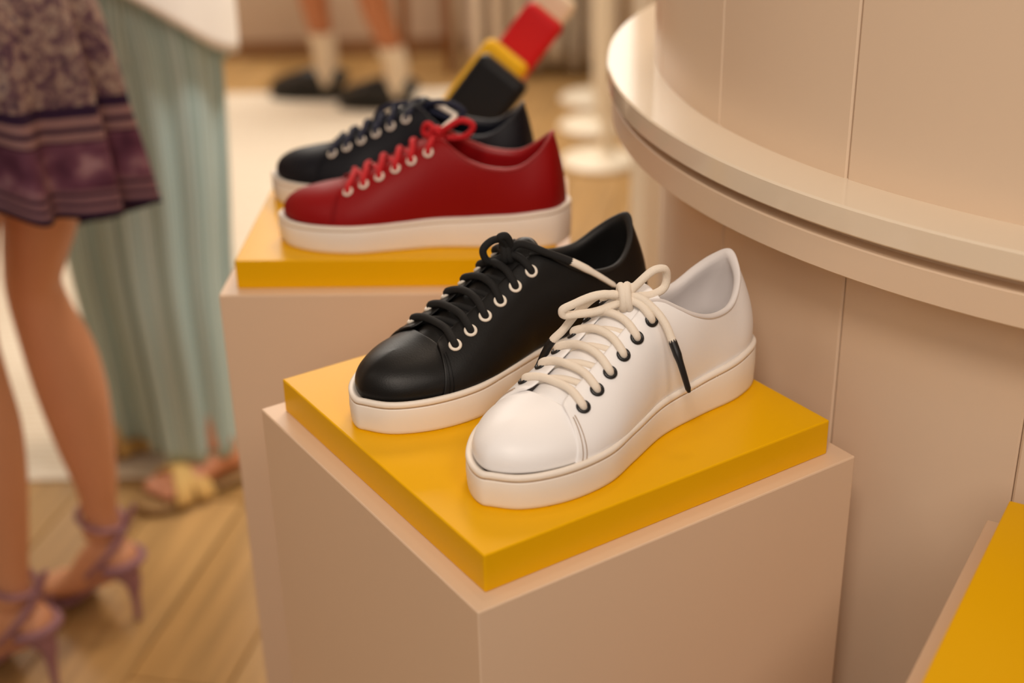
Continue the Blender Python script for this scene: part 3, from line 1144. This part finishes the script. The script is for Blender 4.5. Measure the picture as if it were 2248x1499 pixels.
# yoke that joins the two legs at the hips
g3 = cloth_loft(rel([(-.64, 2.335, .78, .172, .155, .4), (-.635, 2.325, .88, .165, .15, .3), (-.625, 2.315, 1.0, .150, .135, .2), (-.615, 2.305, 1.10, .135, .12, .1)]), 14, .05, 130, 5, 9)
V, F = join_geo([g1[:2], g2[:2], g3[:2]])
tr = mesh_obj('trousers', V, F, M_trous, pb, True, g1[2] + g2[2] + g3[2])
add_mods(tr, .002, 0)
sh_k = [(-.610, 2.285, .965, .168, .160, .7), (-.610, 2.29, 1.02, .168, .156, .5), (-.608, 2.295, 1.09, .164, .15, .35), (-.605, 2.295, 1.18, .155, .138, .2), (-.60, 2.295, 1.29, .142, .125, .1)]
V, F, uv = cloth_loft(rel(sh_k), 6, .03, 96, 6, 12, hem=lambda a, v: (1 - v) ** 1.5 * (-.155 * math.cos(a + .12) - .012 * math.cos(3 * a)))
add_mods(mesh_obj('shirt', V, F, M_shirt, pb, True, uv), .002, 0)
for ft in (ftA, ftB):
    sd_o = empty('sandal')
    sd_o.parent = pb
    K = crom([(ft[0][0] + .012, ft[0][1] + .008, .012, .022), (ft[1][0], ft[1][1], .012, .036), (ft[3][0], ft[3][1], .011, .038), (ft[4][0], ft[4][1], .010, .046), (ft[5][0] - .014, ft[5][1] - .011, .010, .046), (ft[5][0] - .036, ft[5][1] - .028, .010, .030), (ft[5][0] - .044, ft[5][1] - .034, .010, .014)], 5)
    T = np.gradient(K[:, :3], axis=0)
    rings = []
    for k, t in zip(K, T):
        s = np.cross(t, (0, 0, 1.)); s /= np.linalg.norm(s)
        rings.append([k[:3] - off + s * k[3] * math.cos(a) + np.array([0, 0, .009]) * math.sin(a) for a in np.linspace(0, 2 * math.pi, 14, endpoint=False)])
    mesh_obj('sandal_sole', *loft_geo(rings), M_sands, sd_o)
    # two wide crossing raffia straps
    fw = np.array([-.78, -.62, 0]); s_ = np.array([.62, -.78, 0])
    for sg in (1, -1):
        c0 = np.array([ft[4][0], ft[4][1], 0]) - off + fw * -.006
        G = []
        for a in np.linspace(0, math.pi, 13):
            row = []
            for w_ in np.linspace(-1, 1, 5):
                row.append(c0 + s_ * .052 * math.cos(a) + np.array([0, 0, .010 + .050 * math.sin(a)]) + fw * (w_ * .017 + sg * .022 * math.cos(a)) + np.array([0, 0, -.004 * w_ * w_ + (.002 if sg > 0 else 0)]))
            G.append(row)
        add_mods(mesh_obj('raffia_strap', *grid_geo(np.array(G)), M_straw, sd_o), .005, 1)

# ---- far person: legs, white socks, black loafers
M_sock = mat('white_rib_sock', (226, 206, 178), 0.9, bump=0.4, bscale=300)
M_loaf = mat('black_polished_leather', (20, 17, 15), 0.3)
M_skin3 = mat('skin_tan', (180, 112, 70), 0.5, noise=0.05, nscale=12)
pc = empty('person', (-0.55, 4.75, 0))
pc.location.z = 0.006
tag(pc, 'far person showing bare calves, white ankle socks and black loafers near the back wall', 'person')
off = np.array([-0.55, 4.75, 0])


def farleg(x, y, dx, hx):
    lg = [(x + dx * 1.8, y + .03, .86, .085, .09), (x + dx * 1.3, y + .02, .62, .062, .066), (x + dx * 1.1, y + .01, .50, .050, .052), (x + dx, y, .36, .050, .054), (x + dx * .4, y, .24, .040, .043), (x, y, .14, .034, .038), (x, y, .07, .034, .040)]
    ft = [(x + .035, y - .008, .042, .018, .020), (x + .02, y - .005, .044, .024, .026), (x - .03, y, .040, .028, .024), (x - .09, y + .01, .032, .034, .018), (x - .15, y + .02, .026, .028, .010)]
    return lg, ft


legs = [farleg(-.632, 4.83, -.028, 0), farleg(-.375, 4.68, -.062, 0)]
parts = []
for lg, ft in legs:
    parts.append(limb_geo(rel(lg), 4, 16))
    parts.append(limb_geo(rel(ft), 4, 14))
parts.append(limb_geo(rel([(-.57, 4.78, .80, .17, .13), (-.57, 4.78, .95, .16, .13), (-.57, 4.78, 1.08, .14, .12)]), 4, 20))
mesh_obj('body', *join_geo(parts), M_skin3, pc)
M_short = mat('dark_shorts_cotton', (60, 58, 62), 0.9)
g = cloth_loft(rel([(-.57, 4.78, .66, .24, .16, 1), (-.57, 4.78, .85, .22, .15, .6), (-.57, 4.78, 1.05, .16, .135, .2)]), 7, .03, 60, 5, 5)
add_mods(mesh_obj('skirt', g[0], g[1], M_short, pc), .002, 0)
for (lg, ft), zt in zip(legs, (.235, .215)):
    x, y = lg[-1][0], lg[-1][1]
    kx = np.interp(zt, [.14, .24], [x, lg[4][0]])
    K = crom([(x, y, .05, .041, .046), (x, y, .10, .0385, .043), (x, y, .15, .040, .044), ((x + kx) / 2, y, zt - .03, .043, .047), (kx, y, zt, .046, .050)], 4)
    rings = [[(k[0] + k[3] * math.cos(a), k[1] + k[4] * math.sin(a), k[2]) for a in np.linspace(0, 2 * math.pi, 24, endpoint=False)] for k in K]
    V, F = loft_geo(rings, True, False)
    add_mods(mesh_obj('sock', np.array(V) - off, F, M_sock, pc), -.003, 0)
    lo = empty('loafer')
    lo.parent = pc
    shp = [(x + .062, y - .012, .048, .012, .034), (x + .050, y - .010, .054, .032, .050), (x + .01, y - .003, .054, .044, .052), (x - .05, y + .006, .052, .047, .056), (x - .10, y + .014, .046, .050, .048), (x - .15, y + .022, .038, .048, .040), (x - .19, y + .028, .030, .034, .028), (x - .208, y + .030, .026, .014, .014)]
    V, F = limb_geo(rel(shp), 4, 18)
    V = [np.array((v[0], v[1], max(v[2], .012))) for v in V]
    mesh_obj('upper', V, F, M_loaf, lo)
    K = crom([(k[0], k[1], k[3] + .005) for k in shp], 4)
    T = np.gradient(K[:, :2], axis=0)
    top, bot = [], []
    Ls, Rs = [], []
    for k, t in zip(K, T):
        s = np.array([-t[1], t[0]]); s /= np.linalg.norm(s)
        Ls.append((k[0] + s[0] * k[2], k[1] + s[1] * k[2])); Rs.append((k[0] - s[0] * k[2], k[1] - s[1] * k[2]))
    poly = Ls + Rs[::-1]
    V, F = loft_geo([[(p[0] - off[0], p[1] - off[1], z) for p in poly] for z in (0.0, .014)])
    mesh_obj('loafer_sole', V, F, M_loaf, lo, False)
    tube('saddle_strap', [(x - .085 - off[0], y + .012 - off[1] + .051 * math.cos(a), .026 + .072 * math.sin(a)) for a in np.linspace(0.1, math.pi - .1, 9)], .006, M_loaf, lo, 8, 3)

# =================================================================== pouches behind the navy sneaker
M_pn = mat('navy_glossy_leather', (6, 7, 14), 0.42, spec=0.3)
M_py = mat('yellow_glossy_leather', (252, 196, 10), 0.5, spec=0.3)
M_pr = mat('red_glossy_leather', (212, 14, 26), 0.5, spec=0.3)
M_pc = mat('cream_leather', (244, 228, 200), 0.4)
U = Vector(_u2); Rr = Vector(_r2); Fw = Vector(_f)
zax = ((Rr * .63 + U * .77) * .94 - Fw * .30).normalized()
xax = (Rr * .82 - U * .57)
xax = (xax - zax * xax.dot(zax)).normalized()
yax = zax.cross(xax)


def cam_pt(px, py, depth):
    return Vector((0, 0, CAM_H)) + (Fw + Rr * ((px - 1124) / F_PX) - U * ((py - 749.5) / F_PX)) * depth


M_zip = mat('zip_brass', (170, 140, 90), 0.4, metal=0.8)
POUCHES = [('navy', (1113, 150), 1.67, M_pn, .070, .180, 'tilted navy leather pouch in front of the yellow one, behind the navy sneaker'),
           ('yellow', (1120, 113), 1.74, M_py, .064, .176, 'tilted yellow leather pouch between the navy and the red one'),
           ('red', (1203, 28), 1.82, M_pr, .058, .207, 'tilted red leather pouch standing behind the yellow one'),
           ('cream', (1236, -16), 1.90, M_pc, .054, .222, 'tilted cream leather pouch at the back of the row, mostly above the picture')]
for nm, px, dep, m, w_, h_, lab in POUCHES:
    t_ = .030
    top = cam_pt(px[0], px[1], dep)
    h_ = (top.z - .7935 - abs(xax.z) * w_ / 2 - abs(yax.z) * t_ / 2) / zax.z
    c = top - zax * (h_ / 2)
    p = empty('pouch')
    p.matrix_world = Matrix(((xax.x, yax.x, zax.x, c.x), (xax.y, yax.y, zax.y, c.y), (xax.z, yax.z, zax.z, c.z), (0, 0, 0, 1)))
    tag(p, lab, 'pouch', 'tilted leather pouches')
    box('pouch_body', (0, 0, 0), (w_, t_, h_), m, p, bev=.010, seg=5)
    box('zip', (0, 0, h_ / 2 - .0005), (w_ * .72, .004, .003), M_zip, p, bev=.001, seg=1)

# stand that carries the pouches (hidden by the navy sneaker)
M_acr = mat('white_stand_paint', (240, 232, 220), 0.3)
st = empty('pouch_stand', (-0.078, 1.80, 0))
tag(st, 'slim white stand holding the tilted pouches behind the navy sneaker', 'stand')
box('shelf', (0, 0, .786), (.15, .36, .012), M_acr, st, bev=.002)
box('post', (0, 0.0, .395), (.04, .04, .77), M_acr, st, bev=.002)
box('foot_plate', (0, 0, .006), (.14, .22, .012), M_acr, st, bev=.002)

# =================================================================== white display stands
M_st = mat('white_stand_enamel', (240, 228, 206), 0.35)
for k, (x_, y_, lab) in enumerate([(0.275, 4.04, 'nearest of three white pole stands with a round base, left of the curved counter'),
                                   (0.285, 4.40, 'middle one of three white pole stands with a round base'),
                                   (0.300, 4.72, 'farthest of three white pole stands with a round base')]):
    s = empty('pole_stand', (x_, y_, 0))
    tag(s, lab, 'stand', 'white pole stands')
    lathe('base', [(0.001, 0), (.112, 0), (.115, .004), (.115, .014), (.105, .022), (.06, .030), (.028, .036), (.001, .036)], M_st, s, 40)
    lathe('pole', [(.001, .03), (.021, .03), (.021, 1.5), (.001, 1.5)], M_st, s, 24, (0.03 if k == 0 else .02, 0, 0))

# square cream post behind the counter
M_post = mat('cream_post_paint', (250, 240, 222), 0.4)
ps = empty('square_post', (0.252, 2.4, 0), R(34))
tag(ps, 'cream square post standing just behind the curved counter', 'post')
box('shaft', (0, 0, .8), (.0425, .0425, 1.6), M_post, ps, bev=.002)
box('foot_plate', (0, 0, .006), (.075, .075, .012), M_post, ps, bev=.002)

# =================================================================== hanging garments at the back and a chair
GAR = [((240, 226, 206), .045), ((226, 214, 198), .115), ((246, 236, 220), .185), ((214, 204, 190), .255), ((238, 226, 208), .325), ((240, 224, 204), -.105), ((232, 214, 192), -.03)]
words = ['first', 'second', 'third', 'fourth', 'fifth', 'sixth', 'seventh']
rail = empty('garment_rail', (0.14, 5.16, 0))
tag(rail, 'white rail near the back wall with pale garments hanging from it', 'rail')
tube('rail_bar', [(-.32, 0, 1.32), (.32, 0, 1.32)], .012, M_st, rail, 10, 4, False, False)
for sx in (-.32, .32):
    tube('rail_post', [(sx, 0, 0), (sx, 0, 1.33)], .012, M_st, rail, 10, 4, False, False)
order = sorted(range(7), key=lambda q: GAR[q][1])
for rank, q in enumerate(order):
    c, gx = GAR[q]
    m = mat('pale_fabric', c, 0.9)
    g = cloth_loft([(0, 0, .02 + .015 * (q % 3), .028, .12, 1.0), (0, 0, .35, .027, .12, .9), (0, 0, .75, .025, .12, .7), (0, 0, 1.12, .022, .14, .4), (0, 0, 1.26, .012, .06, .2)], 7, .10, 60, 4, 20 + q)
    o = mesh_obj('garment', g[0], g[1], m, None, True, g[2])
    add_mods(o, .002, 0)
    o.location = (gx, 5.16, 0)
    tag(o, 'pale long garment hanging on the back rail, %s from the left' % words[rank], 'garment', 'pale garments on the back rail')

M_wd = mat('brown_wood', (150, 96, 52), 0.5, noise=0.1, nscale=20)
chs = empty('wooden_stool', (-0.295, 5.2, 0))
tag(chs, 'tall brown wooden stool standing against the back wall', 'stool')
for sx, sy in ((-1, -1), (1, -1), (-1, 1), (1, 1)):
    tube('leg', [(sx * .085, sy * .085, 0), (sx * .07, sy * .07, .66)], [.011, .015], M_wd, chs, 12, 4, False, False)
box('seat', (0, 0, .675), (.20, .20, .03), M_wd, chs, bev=.006)
